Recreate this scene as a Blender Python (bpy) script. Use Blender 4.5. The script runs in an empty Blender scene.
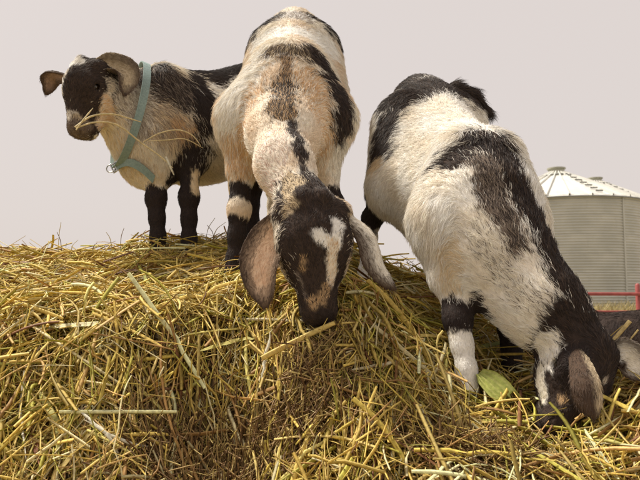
import bpy, math, time
import numpy as np
from mathutils import Vector

QUALITY = 1.0          # 1 = full
VOX = 0.0036
T0 = time.time()
rng = np.random.default_rng(7)
scene = bpy.context.scene
C = scene.collection

# ------------------------------------------------------------------ camera
FPX = 600.0            # focal length in photo pixels (640 wide)
CAM = np.array([0.0, 0.0, 1.1])
PITCH = math.atan(48.0 / FPX)
cam_data = bpy.data.cameras.new('camera')
cam = bpy.data.objects.new('camera', cam_data)
C.objects.link(cam)
cam.location = CAM
cam.rotation_euler = (math.pi / 2 + PITCH, 0, 0)
cam_data.sensor_width = 36.0
cam_data.lens = 36.0 * FPX / 640.0
cam_data.clip_start = 0.05
cam_data.clip_end = 3000.0
cam_data.dof.use_dof = True
cam_data.dof.focus_distance = 1.0
cam_data.dof.aperture_fstop = 15.0
scene.camera = cam

# ------------------------------------------------------------------ sky, sun, exposure
SUN_EL, SUN_AZ = math.radians(60), math.radians(-62)    # azimuth from +Y (behind the goats) towards +X
world = bpy.data.worlds.new('World')
scene.world = world
world.use_nodes = True
nt = world.node_tree
nt.nodes.clear()
n_out = nt.nodes.new('ShaderNodeOutputWorld')
n_bg = nt.nodes.new('ShaderNodeBackground')
n_sky = nt.nodes.new('ShaderNodeTexSky')
n_sky.sky_type = 'NISHITA'
n_sky.sun_disc = False
n_sky.sun_elevation = SUN_EL
n_sky.sun_rotation = SUN_AZ
n_sky.dust_density = 6.0
n_mix = nt.nodes.new('ShaderNodeMix')
n_mix.data_type = 'RGBA'
n_mix.inputs[0].default_value = 0.93
n_mix.inputs[7].default_value = (6.2, 5.6, 5.3, 1)     # thin bright cloud over the whole sky
nt.links.new(n_sky.outputs[0], n_mix.inputs[6])
nt.links.new(n_mix.outputs[2], n_bg.inputs[0])
n_bg.inputs[1].default_value = 0.1
nt.links.new(n_bg.outputs[0], n_out.inputs[0])

sun_d = bpy.data.lights.new('sun', 'SUN')
sun_d.energy = 5.0
sun_d.angle = math.radians(7)
sun_d.color = (1.0, 0.93, 0.82)
sun = bpy.data.objects.new('sun', sun_d)
C.objects.link(sun)
sdir = Vector((math.sin(SUN_AZ) * math.cos(SUN_EL), math.cos(SUN_AZ) * math.cos(SUN_EL), math.sin(SUN_EL)))
sun.rotation_euler = sdir.to_track_quat('Z', 'Y').to_euler()
sun.location = (0, 0, 8)

vs = scene.view_settings
vs.view_transform = 'Standard'
vs.look = 'None'
vs.exposure = 0.32
vs.gamma = 1.0
scene.render.engine = 'CYCLES'
scene.cycles.use_denoising = True
scene.cycles.max_bounces = 8
scene.cycles.diffuse_bounces = 5
scene.cycles.transparent_max_bounces = 8
scene.cycles_curves.shape = 'RIBBONS'


# ------------------------------------------------------------------ helpers
def P(px, py, d):
    """photo pixel + distance (metres along +Y) -> point in the place"""
    u = (px - 320.0) / FPX
    v = (240.0 - py) / FPX
    c, s = math.cos(PITCH), math.sin(PITCH)
    r = np.array([u, c - v * s, s + v * c])
    return CAM + r * (d / r[1])


def unit(v):
    v = np.asarray(v, float)
    return v / (np.linalg.norm(v) + 1e-12)


def put(name, data, parent=None, **props):
    o = bpy.data.objects.new(name, data)
    C.objects.link(o)
    if parent is not None:
        o.parent = parent
    for k, v in props.items():
        o[k] = v
    return o


def mesh_np(name, verts, faces_flat, counts, mat=None, smooth=True):
    verts = np.asarray(verts, np.float32)
    faces_flat = np.asarray(faces_flat, np.int32)
    counts = np.asarray(counts, np.int32)
    me = bpy.data.meshes.new(name)
    me.vertices.add(len(verts))
    me.vertices.foreach_set('co', verts.ravel())
    me.loops.add(len(faces_flat))
    me.loops.foreach_set('vertex_index', faces_flat)
    me.polygons.add(len(counts))
    starts = np.concatenate([[0], np.cumsum(counts)[:-1]]).astype(np.int32)
    me.polygons.foreach_set('loop_start', starts)
    me.polygons.foreach_set('loop_total', counts)
    me.polygons.foreach_set('use_smooth', np.full(len(counts), smooth, bool))
    me.update(calc_edges=True)
    if mat is not None:
        me.materials.append(mat)
    return me


def mesh_quads(name, verts, quads, mat=None, smooth=True):
    quads = np.asarray(quads, np.int32)
    return mesh_np(name, verts, quads.ravel(), np.full(len(quads), quads.shape[1]), mat, smooth)


def color_attr(me, cols):
    a = me.attributes.new('Col', 'FLOAT_COLOR', 'POINT')
    rgba = np.ones((len(cols), 4), np.float32)
    rgba[:, :3] = cols
    a.data.foreach_set('color', rgba.ravel())


class SineNoise:
    """smooth vectorised noise in about -1..1"""
    def __init__(self, scale, seed, n=14):
        r = np.random.default_rng(seed)
        d = r.normal(size=(n, 3))
        d /= np.linalg.norm(d, axis=1)[:, None]
        self.k = (d * (r.uniform(0.6, 1.9, n) * 2 * math.pi / scale)[:, None])
        self.ph = r.uniform(0, 6.28, n)
        self.n = n

    def __call__(self, p):
        return np.sin(np.asarray(p) @ self.k.T + self.ph).sum(1) / math.sqrt(self.n / 2) * 0.6


def nodes_of(mat):
    mat.use_nodes = True
    t = mat.node_tree
    return t, t.nodes, t.links, t.nodes['Principled BSDF']


def mat_attr(name, rough=0.8, bump=0.0, bump_scale=300.0, transl=0.0, spec=0.3, vary=0.0, sheen=0.0):
    m = bpy.data.materials.new(name)
    t, N, L, b = nodes_of(m)
    at = N.new('ShaderNodeAttribute')
    at.attribute_name = 'Col'
    col = at.outputs['Color']
    if vary > 0:
        tc = N.new('ShaderNodeTexCoord')
        nz = N.new('ShaderNodeTexNoise')
        nz.inputs['Scale'].default_value = bump_scale * 0.4
        nz.inputs['Detail'].default_value = 4
        L.new(tc.outputs['Object'], nz.inputs['Vector'])
        mr = N.new('ShaderNodeMapRange')
        mr.inputs['From Min'].default_value = 0.3
        mr.inputs['From Max'].default_value = 0.7
        mr.inputs['To Min'].default_value = 1 - vary
        mr.inputs['To Max'].default_value = 1 + vary * 0.5
        L.new(nz.outputs[0], mr.inputs['Value'])
        mx = N.new('ShaderNodeMix')
        mx.data_type = 'RGBA'
        mx.blend_type = 'MULTIPLY'
        mx.inputs[0].default_value = 1
        L.new(col, mx.inputs[6])
        L.new(mr.outputs[0], mx.inputs[7])
        col = mx.outputs[2]
    L.new(col, b.inputs['Base Color'])
    b.inputs['Roughness'].default_value = rough
    b.inputs['Specular IOR Level'].default_value = spec
    if sheen:
        b.inputs['Sheen Weight'].default_value = sheen
    if bump > 0:
        tc2 = N.new('ShaderNodeTexCoord')
        nz2 = N.new('ShaderNodeTexNoise')
        nz2.inputs['Scale'].default_value = bump_scale
        nz2.inputs['Detail'].default_value = 3
        L.new(tc2.outputs['Object'], nz2.inputs['Vector'])
        bp = N.new('ShaderNodeBump')
        bp.inputs['Strength'].default_value = bump
        bp.inputs['Distance'].default_value = 0.002
        L.new(nz2.outputs[0], bp.inputs['Height'])
        L.new(bp.outputs[0], b.inputs['Normal'])
    if transl > 0:
        tr = N.new('ShaderNodeBsdfTranslucent')
        L.new(col, tr.inputs['Color'])
        ms = N.new('ShaderNodeMixShader')
        ms.inputs[0].default_value = transl
        L.new(b.outputs[0], ms.inputs[1])
        L.new(tr.outputs[0], ms.inputs[2])
        L.new(ms.outputs[0], N['Material Output'].inputs['Surface'])
    return m


def mat_noise(name, c1, c2, scale, rough=0.7, metal=0.0, bump=0.0, spec=0.4, detail=5):
    m = bpy.data.materials.new(name)
    t, N, L, b = nodes_of(m)
    tc = N.new('ShaderNodeTexCoord')
    nz = N.new('ShaderNodeTexNoise')
    nz.inputs['Scale'].default_value = scale
    nz.inputs['Detail'].default_value = detail
    L.new(tc.outputs['Object'], nz.inputs['Vector'])
    rp = N.new('ShaderNodeValToRGB')
    rp.color_ramp.elements[0].color = (*c1, 1)
    rp.color_ramp.elements[1].color = (*c2, 1)
    rp.color_ramp.elements[0].position = 0.32
    rp.color_ramp.elements[1].position = 0.68
    L.new(nz.outputs[0], rp.inputs[0])
    L.new(rp.outputs[0], b.inputs['Base Color'])
    b.inputs['Roughness'].default_value = rough
    b.inputs['Metallic'].default_value = metal
    b.inputs['Specular IOR Level'].default_value = spec
    if bump:
        bp = N.new('ShaderNodeBump')
        bp.inputs['Strength'].default_value = bump
        L.new(nz.outputs[0], bp.inputs['Height'])
        L.new(bp.outputs[0], b.inputs['Normal'])
    return m


def tube_arrays(paths, radii, sides=5, flat=1.0):
    """paths (n,m,3), radii (n,m) -> verts, quads of open tubes; flat < 1 squashes them into blades"""
    n, m, _ = paths.shape
    tan = np.gradient(paths, axis=1)
    tan /= np.linalg.norm(tan, axis=2)[..., None] + 1e-9
    ref = np.zeros((n, 1, 3))
    ref[..., 2] = 1.0
    ref = np.broadcast_to(ref, tan.shape).copy()
    bad = np.abs(tan[..., 2]) > 0.95
    ref[bad] = (1, 0, 0)
    a = np.cross(tan, ref)
    a /= np.linalg.norm(a, axis=2)[..., None] + 1e-9
    b = np.cross(a, tan)
    rot = rng.uniform(0, 2 * math.pi, (n, 1, 1))
    a, b = a * np.cos(rot) + b * np.sin(rot), b * np.cos(rot) - a * np.sin(rot)
    th = np.arange(sides) / sides * 2 * math.pi
    fl = flat if np.ndim(flat) else np.full(n, flat)
    off = (a[:, :, None] * np.cos(th)[None, None, :, None] + b[:, :, None] * (np.sin(th)[None, :] * fl[:, None])[:, None, :, None])
    v = paths[:, :, None] + off * radii[:, :, None, None]
    idx = np.arange(n * m * sides).reshape(n, m, sides)
    q = np.stack([idx[:, :-1], np.roll(idx, -1, 2)[:, :-1], np.roll(idx, -1, 2)[:, 1:], idx[:, 1:]], -1)
    return v.reshape(-1, 3), q.reshape(-1, 4)


def lathe(profile, seg, a0=0.0, a1=2 * math.pi):
    pr = np.asarray(profile, float)
    closed = abs(a1 - a0 - 2 * math.pi) < 1e-6
    k = seg if closed else seg + 1
    th = a0 + (a1 - a0) * np.arange(k) / seg
    v = np.stack([pr[:, None, 0] * np.cos(th), pr[:, None, 0] * np.sin(th), np.broadcast_to(pr[:, None, 1], (len(pr), k))], -1)
    i = np.arange(len(pr) * k).reshape(len(pr), k)
    if closed:
        j = np.roll(i, -1, 1)
        q = np.stack([i[:-1], j[:-1], j[1:], i[1:]], -1)
    else:
        q = np.stack([i[:-1, :-1], i[:-1, 1:], i[1:, 1:], i[1:, :-1]], -1)
    return v.reshape(-1, 3), q.reshape(-1, 4)


def boxv(x0, x1, y0, y1, z0, z1):
    v = np.array([[x, y, z] for z in (z0, z1) for y in (y0, y1) for x in (x0, x1)], float)
    q = np.array([[0, 2, 3, 1], [4, 5, 7, 6], [0, 1, 5, 4], [2, 6, 7, 3], [0, 4, 6, 2], [1, 3, 7, 5]])
    return v, q


def join(parts):
    vs_, qs, o = [], [], 0
    for v, q in parts:
        vs_.append(v)
        qs.append(q + o)
        o += len(v)
    return np.concatenate(vs_), np.concatenate(qs)


# ------------------------------------------------------------------ ground
ground_mat = mat_noise('dry_ground', (0.20, 0.165, 0.11), (0.31, 0.27, 0.19), 3.0, rough=0.95, bump=0.3, detail=8)
gx = np.concatenate([-np.geomspace(2500, 5, 14), np.linspace(-4, 24, 57), np.geomspace(26, 2500, 14)])
gy = np.concatenate([-np.geomspace(1500, 5, 10), np.linspace(-4, 60, 120), np.geomspace(63, 2800, 14)])
GX, GY = np.meshgrid(gx, gy, indexing='ij')
gp = np.stack([GX, GY, np.zeros_like(GX)], -1).reshape(-1, 3)
gn = SineNoise(2.2, 3)
gp[:, 2] = np.where((np.abs(gp[:, 0]) < 60) & (np.abs(gp[:, 1]) < 80), 0.035 * gn(gp), 0) - 0.03
gi = np.arange(len(gp)).reshape(GX.shape)
gq = np.stack([gi[:-1, :-1], gi[1:, :-1], gi[1:, 1:], gi[:-1, 1:]], -1).reshape(-1, 4)
put('ground', mesh_quads('ground', gp, gq, ground_mat), kind='structure')

# ------------------------------------------------------------------ hay mound: one height field through points the photograph fixes
HAYPTS = []
for px, py, d in [
    (10, 272, 1.30), (70, 271, 1.34), (120, 264, 1.38), (157, 254, 1.36), (190, 259, 1.345), (232, 285, 1.12),
    (254, 252, 1.50), (332, 252, 1.50), (250, 254, 1.70), (225, 254, 1.72), (334, 287, 1.13), (300, 276, 1.2),
    (30, 300, 1.08), (100, 300, 1.08), (180, 305, 1.03), (250, 315, .96), (320, 332, .86), (400, 310, 1.1),
    (365, 306, 1.29), (448, 300, 1.40), (410, 291, 1.35), (467, 388, .925), (513, 386, 1.0), (500, 330, 1.2),
    (420, 350, .96), (30, 355, .87), (100, 358, .87), (180, 358, .88), (250, 355, .885), (320, 355, .86), (390, 375, .86),
    (10, 430, .80), (100, 430, .80), (180, 430, .86), (250, 420, .89), (330, 430, .80), (400, 440, .79), (470, 440, .84), (520, 425, .88),
    (560, 462, .80), (615, 422, .84), (640, 385, .93), (690, 380, .95), (580, 370, 1.02),
    (0, 480, .75), (120, 480, .75), (250, 478, .83), (330, 480, .74), (450, 480, .74), (560, 505, .72), (640, 495, .73),
    (-100, 276, 1.25), (-120, 360, .87), (-100, 480, .75), (740, 430, .82), (740, 480, .74)]:
    HAYPTS.append(P(px, py, d))
for w in [(-.9, 1.45, 1.16), (-.4, 1.75, 1.155), (0, 1.8, 1.145), (.35, 1.75, 1.0), (-1.7, 1.3, .95), (-1.6, .9, .75), (-1.7, .5, .35),
          (.62, 1.35, .80), (.75, 1.6, .68), (.9, 1.95, .58), (1.2, 1.9, .55), (.6, 2.0, .7), (1.0, 1.2, .66), (1.0, .85, .72), (1.6, 1.2, .4),
          (1.5, 2.2, .35), (-.9, 2.3, .9), (0, 2.4, .8), (.8, 2.6, .35), (-1, 3.0, .4), (0, 3.1, .3), (1.2, 3.2, .05), (2.0, 3.0, -.05), (2.2, 1.0, -.05),
          (-2.5, 3.0, .05), (-2.6, 1.5, .1), (-2.4, .5, -.05), (-1, .28, .1), (-.4, .28, .1), (0, .28, .1), (.5, .28, .1), (1.1, .3, .05),
          (-1, 3.8, -.1), (0, 3.8, -.1), (1, 3.9, -.1), (1.9, .4, -.1), (2.6, 2, -.1), (-3, 2.5, -.1), (0, .1, -.1), (-1.4, .15, -.1), (1.4, .15, -.1)]:
    HAYPTS.append(np.array(w))
HAYPTS = np.array(HAYPTS)


def rbf_kernel(d2):
    return np.sqrt(d2 + 0.07 ** 2)


_A = rbf_kernel(((HAYPTS[:, None, :2] - HAYPTS[None, :, :2]) ** 2).sum(-1))
_n = len(HAYPTS)
_M = np.zeros((_n + 1, _n + 1))
_M[:_n, :_n] = _A - 0.004 * np.eye(_n)
_M[:_n, _n] = 1
_M[_n, :_n] = 1
_w = np.linalg.solve(_M, np.concatenate([HAYPTS[:, 2], [0]]))
hay_n1, hay_n2, hay_n3 = SineNoise(.16, 21), SineNoise(.05, 22), SineNoise(.17, 27)
HOLLOWS = np.array([P(240, 436, .815), P(300, 418, .825), P(190, 452, .81), P(475, 462, .78)])


def hay_z(xy, rough=True):
    xy = np.atleast_2d(xy)
    out = np.empty(len(xy))
    for i in range(0, len(xy), 40000):
        s = xy[i:i + 40000]
        k = rbf_kernel(((s[:, None] - HAYPTS[None, :, :2]) ** 2).sum(-1))
        out[i:i + 40000] = k @ _w[:-1] + _w[-1]
    if rough:
        p3 = np.concatenate([xy, np.zeros((len(xy), 1))], 1)
        out -= .060 * np.clip(hay_n3(p3) - .12, 0, .9) * np.clip((1.15 - xy[:, 1]) / .15, 0, 1)
        for hx, hy, _z in HOLLOWS:
            out -= .060 * np.exp(-((xy[:, 0] - hx) ** 2 / .050 ** 2 + (xy[:, 1] - hy) ** 2 / .028 ** 2))
        out += .013 * hay_n1(p3) + .008 * hay_n2(p3)
    return out


def hay_grid(x0, x1, y0, y1, h):
    xs, ys = np.arange(x0, x1, h), np.arange(y0, y1, h)
    X, Y = np.meshgrid(xs, ys, indexing='ij')
    z = hay_z(np.stack([X.ravel(), Y.ravel()], 1))
    p = np.stack([X.ravel(), Y.ravel(), z - .012], 1)
    i = np.arange(len(p)).reshape(X.shape)
    return p, np.stack([i[:-1, :-1], i[1:, :-1], i[1:, 1:], i[:-1, 1:]], -1).reshape(-1, 4)


core_mat = mat_noise('packed_hay', (0.055, 0.036, 0.018), (0.20, 0.14, 0.06), 90.0, rough=0.95, bump=0.8, detail=8)  # core hay coloured dark so gaps between the straws look shaded
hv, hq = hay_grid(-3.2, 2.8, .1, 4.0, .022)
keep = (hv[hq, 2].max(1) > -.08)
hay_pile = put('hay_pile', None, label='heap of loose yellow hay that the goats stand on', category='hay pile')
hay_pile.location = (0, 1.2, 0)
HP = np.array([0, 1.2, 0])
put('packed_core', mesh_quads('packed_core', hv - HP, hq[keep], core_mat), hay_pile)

# ------------------------------------------------------------------ grain bins
def metal(name, c1, c2, rough):
    return mat_noise(name, c1, c2, 1.3, rough=rough, metal=0.2, spec=0.5, detail=6)


bin_wall_mat = metal('galvanised_wall', (.52, .52, .455), (.63, .625, .55), .55)
bin_roof_mat = metal('galvanised_roof', (.62, .61, .56), (.74, .73, .68), .45)
bin_cap_mat = metal('bin_cap', (.36, .36, .28), (.44, .44, .35), .5)
bin_dark_mat = metal('bin_fitting', (.22, .22, .2), (.3, .3, .27), .5)


def grain_bin(px, d, cap_top_py, radius, eave, label, rot):
    c = P(px, 288, d)
    top = P(px, cap_top_py, d)[2]
    root = put('grain_bin', None, label=label, category='grain bin', group='steel grain bins')
    root.location = (c[0], c[1], 0)
    root.rotation_euler = (0, 0, rot)
    v, q = lathe([(radius + .12, -.1), (radius + .12, .12), (radius - .3, .14)], 48)
    put('foundation', mesh_quads('foundation', v, q, mat_noise('concrete', (.4, .38, .33), (.5, .48, .43), 4)), root)
    rings, sheets = 6, 9
    rh = (eave - .12) / rings
    cor = 7
    prof = []
    for i in range(cor * 4 + 1):
        t = i / (cor * 4)
        prof.append((radius + .028 * math.sin(t * cor * 2 * math.pi), t * (rh + .02)))
    v, q = lathe(prof, 10, 0, 2 * math.pi / sheets + .012)
    sheet_mesh = mesh_quads('wall_sheet', v, q, bin_wall_mat)
    for r in range(rings):
        for s in range(sheets):
            o = put('wall_sheet', sheet_mesh, root)
            o.location = (0, 0, .12 + r * rh)
            o.rotation_euler = (0, 0, (s + .5 * (r % 2)) * 2 * math.pi / sheets)
            sc = 1 + .0012 * ((s * 3 + r) % 2)
            o.scale = (sc, sc, 1)
    cap_r, cap_h = .36, .30
    zt = top - cap_h
    n = 26
    a = 2 * math.pi / n
    # one roof panel: flat wedge with a raised rib at one edge
    r0, r1 = cap_r - .05, radius + .14
    ez = eave - .06
    def pt(r, th, h=0):
        z = ez + (zt - ez) * (r1 - r) / (r1 - r0)
        return (r * math.cos(th), r * math.sin(th), z + h)
    ribw = .05
    pv, pq = [], []
    for r in np.linspace(r0, r1, 5):
        w = ribw / r
        pv += [pt(r, 0), pt(r, w * .2, .10), pt(r, w * 1.2, .10), pt(r, w * 1.4, 0), pt(r, a * .5, .012), pt(r, a + w * .05, 0)]
    for i in range(4):
        for j in range(5):
            k = i * 6 + j
            pq.append((k, k + 6, k + 7, k + 1))
    pm = mesh_quads('roof_panel', np.array(pv), pq, bin_roof_mat, smooth=False)
    for i in range(n):
        o = put('roof_panel', pm, root)
        o.rotation_euler = (0, 0, i * a)
    v, q = lathe([(radius + .15, ez - .05), (radius + .17, ez - .05), (radius + .17, ez + .012), (radius + .15, ez + .012)], 52)
    put('eave_rim', mesh_quads('eave_rim', v, q, bin_dark_mat), root)
    cols_, qs_ = lathe([(cap_r + .04, zt - .06), (cap_r, zt - .02), (cap_r, zt + cap_h * .55), (cap_r + .06, zt + cap_h * .6), (cap_r + .06, zt + cap_h * .8), (.01, zt + cap_h)], 24)
    cap = put('vent_cap', mesh_quads('vent_cap', cols_, qs_, bin_cap_mat, smooth=False), root)
    v, q = lathe([(cap_r + .45, zt - .24), (cap_r + .49, zt - .18), (cap_r + .45, zt - .14)], 26)
    put('ladder_ring', mesh_quads('ladder_ring', v, q, bin_dark_mat), root)
    # vertical stiffeners up the wall
    for i in range(3):
        th = 4.1 + i * .9
        bv, bq = boxv(radius + .005, radius + .05, -.035, .035, .15, eave - .1)
        o = put('stiffener', mesh_quads('stiffener', bv, bq, bin_wall_mat, smooth=False), root)
        o.rotation_euler = (0, 0, th)
    # roof steps and side door
    th = 4.75
    for i in range(7):
        rr = radius - .3 - i * .38
        z = pt(rr, 0)[2]
        bv, bq = boxv(rr - .02, rr + .02, -.16, .16, z + .04, z + .10)
        o = put('roof_step', mesh_quads('roof_step', bv, bq, bin_dark_mat, smooth=False), root)
        o.rotation_euler = (0, 0, th)
    return root


grain_bin(560, 28.0, 167, 3.62, 4.93, 'corrugated steel grain bin with ribbed conical roof, nearer of the two behind the right goat', 0.1)
grain_bin(599, 34.6, 177, 3.65, 5.55, 'farther grain bin whose roof and cap rise over the nearer bin at the right edge', 0.3)

# ------------------------------------------------------------------ red pipe fence and dry grass in front of the bins
red_mat = mat_noise('red_paint', (.24, .05, .045), (.33, .075, .065), 9, rough=.45)
fence = put('pipe_fence', None, label='red painted pipe fence in front of the grain bins', category='fence')
fence.location = (8.0, 14.5, 0)
zr = P(610, 294, 14.5)[2]
for zc, r in ((zr, .042), (zr - .42, .03)):
    path = np.stack([np.linspace(-6, 8, 30), np.zeros(30), zc + .006 * np.sin(np.linspace(0, 9, 30))], 1)[None]
    v, q = tube_arrays(path, np.full((1, 30), r), 10)
    put('rail', mesh_quads('rail', v, q, red_mat), fence)
for x in np.arange(-5.25, 8, 4.95):
    v, q = lathe([(.055, -.1), (.055, zr + .22), (.03, zr + .25), (.002, zr + .26)], 12)
    o = put('post', mesh_quads('post', v, q, red_mat), fence)
    o.location = (x, .09, 0)

grass_mat = mat_attr('dry_grass', rough=.9, transl=.3, spec=.1)
ng = 9000
gxx = rng.uniform(2, 24, ng)
gyy = rng.uniform(17, 23.5, ng)
hgt = rng.uniform(.25, .75, ng)
tt = np.linspace(0, 1, 4)
lean = rng.normal(0, .18, (ng, 2))
paths = np.zeros((ng, 4, 3))
paths[..., 0] = gxx[:, None] + lean[:, :1] * tt ** 2
paths[..., 1] = gyy[:, None] + lean[:, 1:] * tt ** 2
paths[..., 2] = hgt[:, None] * tt - .05
v, q = tube_arrays(paths, np.broadcast_to(.02 * (1 - .9 * tt), (ng, 4)), 3)
gm = mesh_quads('dry_grass', v, q, grass_mat)
gc = np.array([[.52, .42, .2], [.42, .36, .15], [.6, .5, .28]])[rng.integers(0, 3, ng)]
color_attr(gm, np.repeat(gc, 12, 0))
put('dry_grass', gm, kind='stuff', label='strip of tall dry grass between red fence and bins', category='grass')


# ------------------------------------------------------------------ goats: implicit bodies meshed with surface nets
class Field:
    def __init__(self, lo, hi, h):
        self.lo = np.asarray(lo, float)
        self.h = h
        self.n = np.ceil((np.asarray(hi) - self.lo) / h).astype(int) + 1
        self.v = np.full(self.n, .12, np.float32)

    def sub(self, lo, hi):
        a = np.clip(np.floor((lo - self.lo) / self.h).astype(int), 0, self.n)
        b = np.clip(np.ceil((hi - self.lo) / self.h).astype(int) + 1, 0, self.n)
        sl = tuple(slice(x, y) for x, y in zip(a, b))
        g = [self.lo[i] + self.h * np.arange(a[i], b[i]) for i in range(3)]
        X, Y, Z = np.meshgrid(*[x.astype(np.float32) for x in g], indexing='ij', sparse=True)
        return sl, X, Y, Z

    def blend(self, sl, d, k):
        cur = self.v[sl]
        h = np.maximum(k - np.abs(cur - d), 0) / k
        self.v[sl] = np.minimum(cur, d) - h * h * k * .25

    def carve(self, sl, d, k):
        cur = self.v[sl]
        nd = -d
        h = np.maximum(k - np.abs(cur - nd), 0) / k
        self.v[sl] = np.maximum(cur, nd) + h * h * k * .25

    def cone(self, a, b, ra, rb, k=.03, carve=False):
        a, b = np.asarray(a, float), np.asarray(b, float)
        m = max(ra, rb) + max(k, .02) + .05
        sl, X, Y, Z = self.sub(np.minimum(a, b) - m, np.maximum(a, b) + m)
        ab = b - a
        L2 = ab @ ab + 1e-9
        t = np.clip(((X - a[0]) * ab[0] + (Y - a[1]) * ab[1] + (Z - a[2]) * ab[2]) / L2, 0, 1)
        d = np.sqrt((X - a[0] - t * ab[0]) ** 2 + (Y - a[1] - t * ab[1]) ** 2 + (Z - a[2] - t * ab[2]) ** 2) - (ra + (rb - ra) * t)
        (self.carve if carve else self.blend)(sl, d.astype(np.float32), k)

    def ell(self, c, axes, r, k=.03, carve=False):
        c, r = np.asarray(c, float), np.asarray(r, float)
        m = r.max() + max(k, .02) + .05
        sl, X, Y, Z = self.sub(c - m, c + m)
        k0 = k1 = 0
        for ax, rr in zip(axes, r):
            p = (X - c[0]) * ax[0] + (Y - c[1]) * ax[1] + (Z - c[2]) * ax[2]
            k0 = k0 + (p / rr) ** 2
            k1 = k1 + (p / rr ** 2) ** 2
        k0, k1 = np.sqrt(k0), np.sqrt(k1)
        d = np.where(k1 > 1e-6, k0 * (k0 - 1) / np.maximum(k1, 1e-6), -r.min())
        (self.carve if carve else self.blend)(sl, d.astype(np.float32), k)

    def sample(self, p):
        q = (np.asarray(p) - self.lo) / self.h
        inside = np.all((q >= 0) & (q <= self.n - 1.001), axis=-1)
        q = np.clip(q, 0, self.n - 1.001)
        i = q.astype(int)
        f = q - i
        out = 0
        for dx in (0, 1):
            for dy in (0, 1):
                for dz in (0, 1):
                    w = (f[..., 0] if dx else 1 - f[..., 0]) * (f[..., 1] if dy else 1 - f[..., 1]) * (f[..., 2] if dz else 1 - f[..., 2])
                    out = out + w * self.v[i[..., 0] + dx, i[..., 1] + dy, i[..., 2] + dz]
        return np.where(inside, out, .12)

    def hit(self, px, py, dmin, dmax):
        """first body point along a photo pixel's direction (nearest pass if the ray misses)"""
        ds = np.arange(dmin, dmax, .003)
        r = P(px, py, 1.0) - CAM
        pts = CAM + r[None] * ds[:, None]
        s = self.sample(pts)
        w = np.where(s < .002)[0]
        return pts[w[0]] if len(w) else pts[np.argmin(s)]

    def mesh(self):
        V = self.v
        s = V < 0
        cnt = sum(s[a:V.shape[0] - 1 + a, b:V.shape[1] - 1 + b, c:V.shape[2] - 1 + c].astype(np.int8) for a in (0, 1) for b in (0, 1) for c in (0, 1))
        act = (cnt > 0) & (cnt < 8)
        idx = np.full(act.shape, -1, np.int64)
        ijk = np.argwhere(act)
        idx[act] = np.arange(len(ijk))
        cor = [(a, b, c) for a in (0, 1) for b in (0, 1) for c in (0, 1)]
        vals = {o: V[ijk[:, 0] + o[0], ijk[:, 1] + o[1], ijk[:, 2] + o[2]] for o in cor}
        acc, num = np.zeros((len(ijk), 3)), np.zeros(len(ijk))
        for o in cor:
            for ax in range(3):
                if o[ax] == 0:
                    o2 = list(o)
                    o2[ax] = 1
                    va, vb = vals[o], vals[tuple(o2)]
                    m = (va < 0) != (vb < 0)
                    t = np.where(m, va / np.where(m, va - vb, 1), 0)
                    pos = np.array(o, float)[None] + np.eye(3)[ax][None] * t[:, None]
                    acc += pos * m[:, None]
                    num += m
        verts = self.lo + self.h * (ijk + acc / num[:, None])
        quads = []
        for ax in range(3):
            sl0 = [slice(None)] * 3
            sl1 = [slice(None)] * 3
            sl0[ax], sl1[ax] = slice(0, -1), slice(1, None)
            s0, s1 = s[tuple(sl0)], s[tuple(sl1)]
            for flip in (False, True):
                e = np.argwhere((s0 & ~s1) if not flip else (~s0 & s1))
                u, w = (ax + 1) % 3, (ax + 2) % 3
                e = e[(e[:, u] > 0) & (e[:, w] > 0) & (e[:, u] < act.shape[u]) & (e[:, w] < act.shape[w])]
                c = []
                for du, dw in ((-1, -1), (0, -1), (0, 0), (-1, 0)):
                    t = e.copy()
                    t[:, u] += du
                    t[:, w] += dw
                    c.append(idx[t[:, 0], t[:, 1], t[:, 2]])
                qd = np.stack(c, 1)
                quads.append(qd[:, ::-1] if flip else qd)
        return verts, np.concatenate(quads)


BLACK = np.array((.034, .0245, .0215))
DKBROWN = np.array((.080, .052, .036))
CREAM = np.array((.80, .745, .64))
WHITE = np.array((.88, .85, .79))
TAN = np.array((.66, .44, .235))
LTAN = np.array((.74, .60, .40))
GREY = np.array((.30, .24, .19))
PINK = np.array((.62, .44, .36))
HOOF = np.array((.06, .045, .03))

fur_skin_mat = mat_attr('goat_hide', rough=.85, bump=.35, bump_scale=420, spec=.12, vary=.15)
fur_mat = mat_attr('goat_hair', rough=.55, spec=.25)
eye_mat = mat_noise('goat_eye', (.02, .012, .006), (.05, .03, .012), 150, rough=.08, spec=.7)
pupil_mat = mat_noise('goat_pupil', (.004, .003, .003), (.006, .005, .004), 100, rough=.1)
ALL_FIELDS = []


def basis(A, Nrm):
    A = unit(A)
    Nn = unit(np.asarray(Nrm) - A * (np.asarray(Nrm) @ A))
    return A, Nn, np.cross(A, Nn)


def bezier_pts(pts, m):
    """smooth resample of a polyline (Catmull-Rom)"""
    p = np.asarray(pts, float)
    p = np.concatenate([[2 * p[0] - p[1]], p, [2 * p[-1] - p[-2]]])
    t = np.linspace(0, len(p) - 3 - 1e-6, m)
    i = t.astype(int)
    f = (t - i)[:, None]
    a, b, c, d = p[i], p[i + 1], p[i + 2], p[i + 3]
    return .5 * (2 * b + (c - a) * f + (2 * a - 5 * b + 4 * c - d) * f ** 2 + (3 * b - a - 3 * c + d) * f ** 3)


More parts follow.
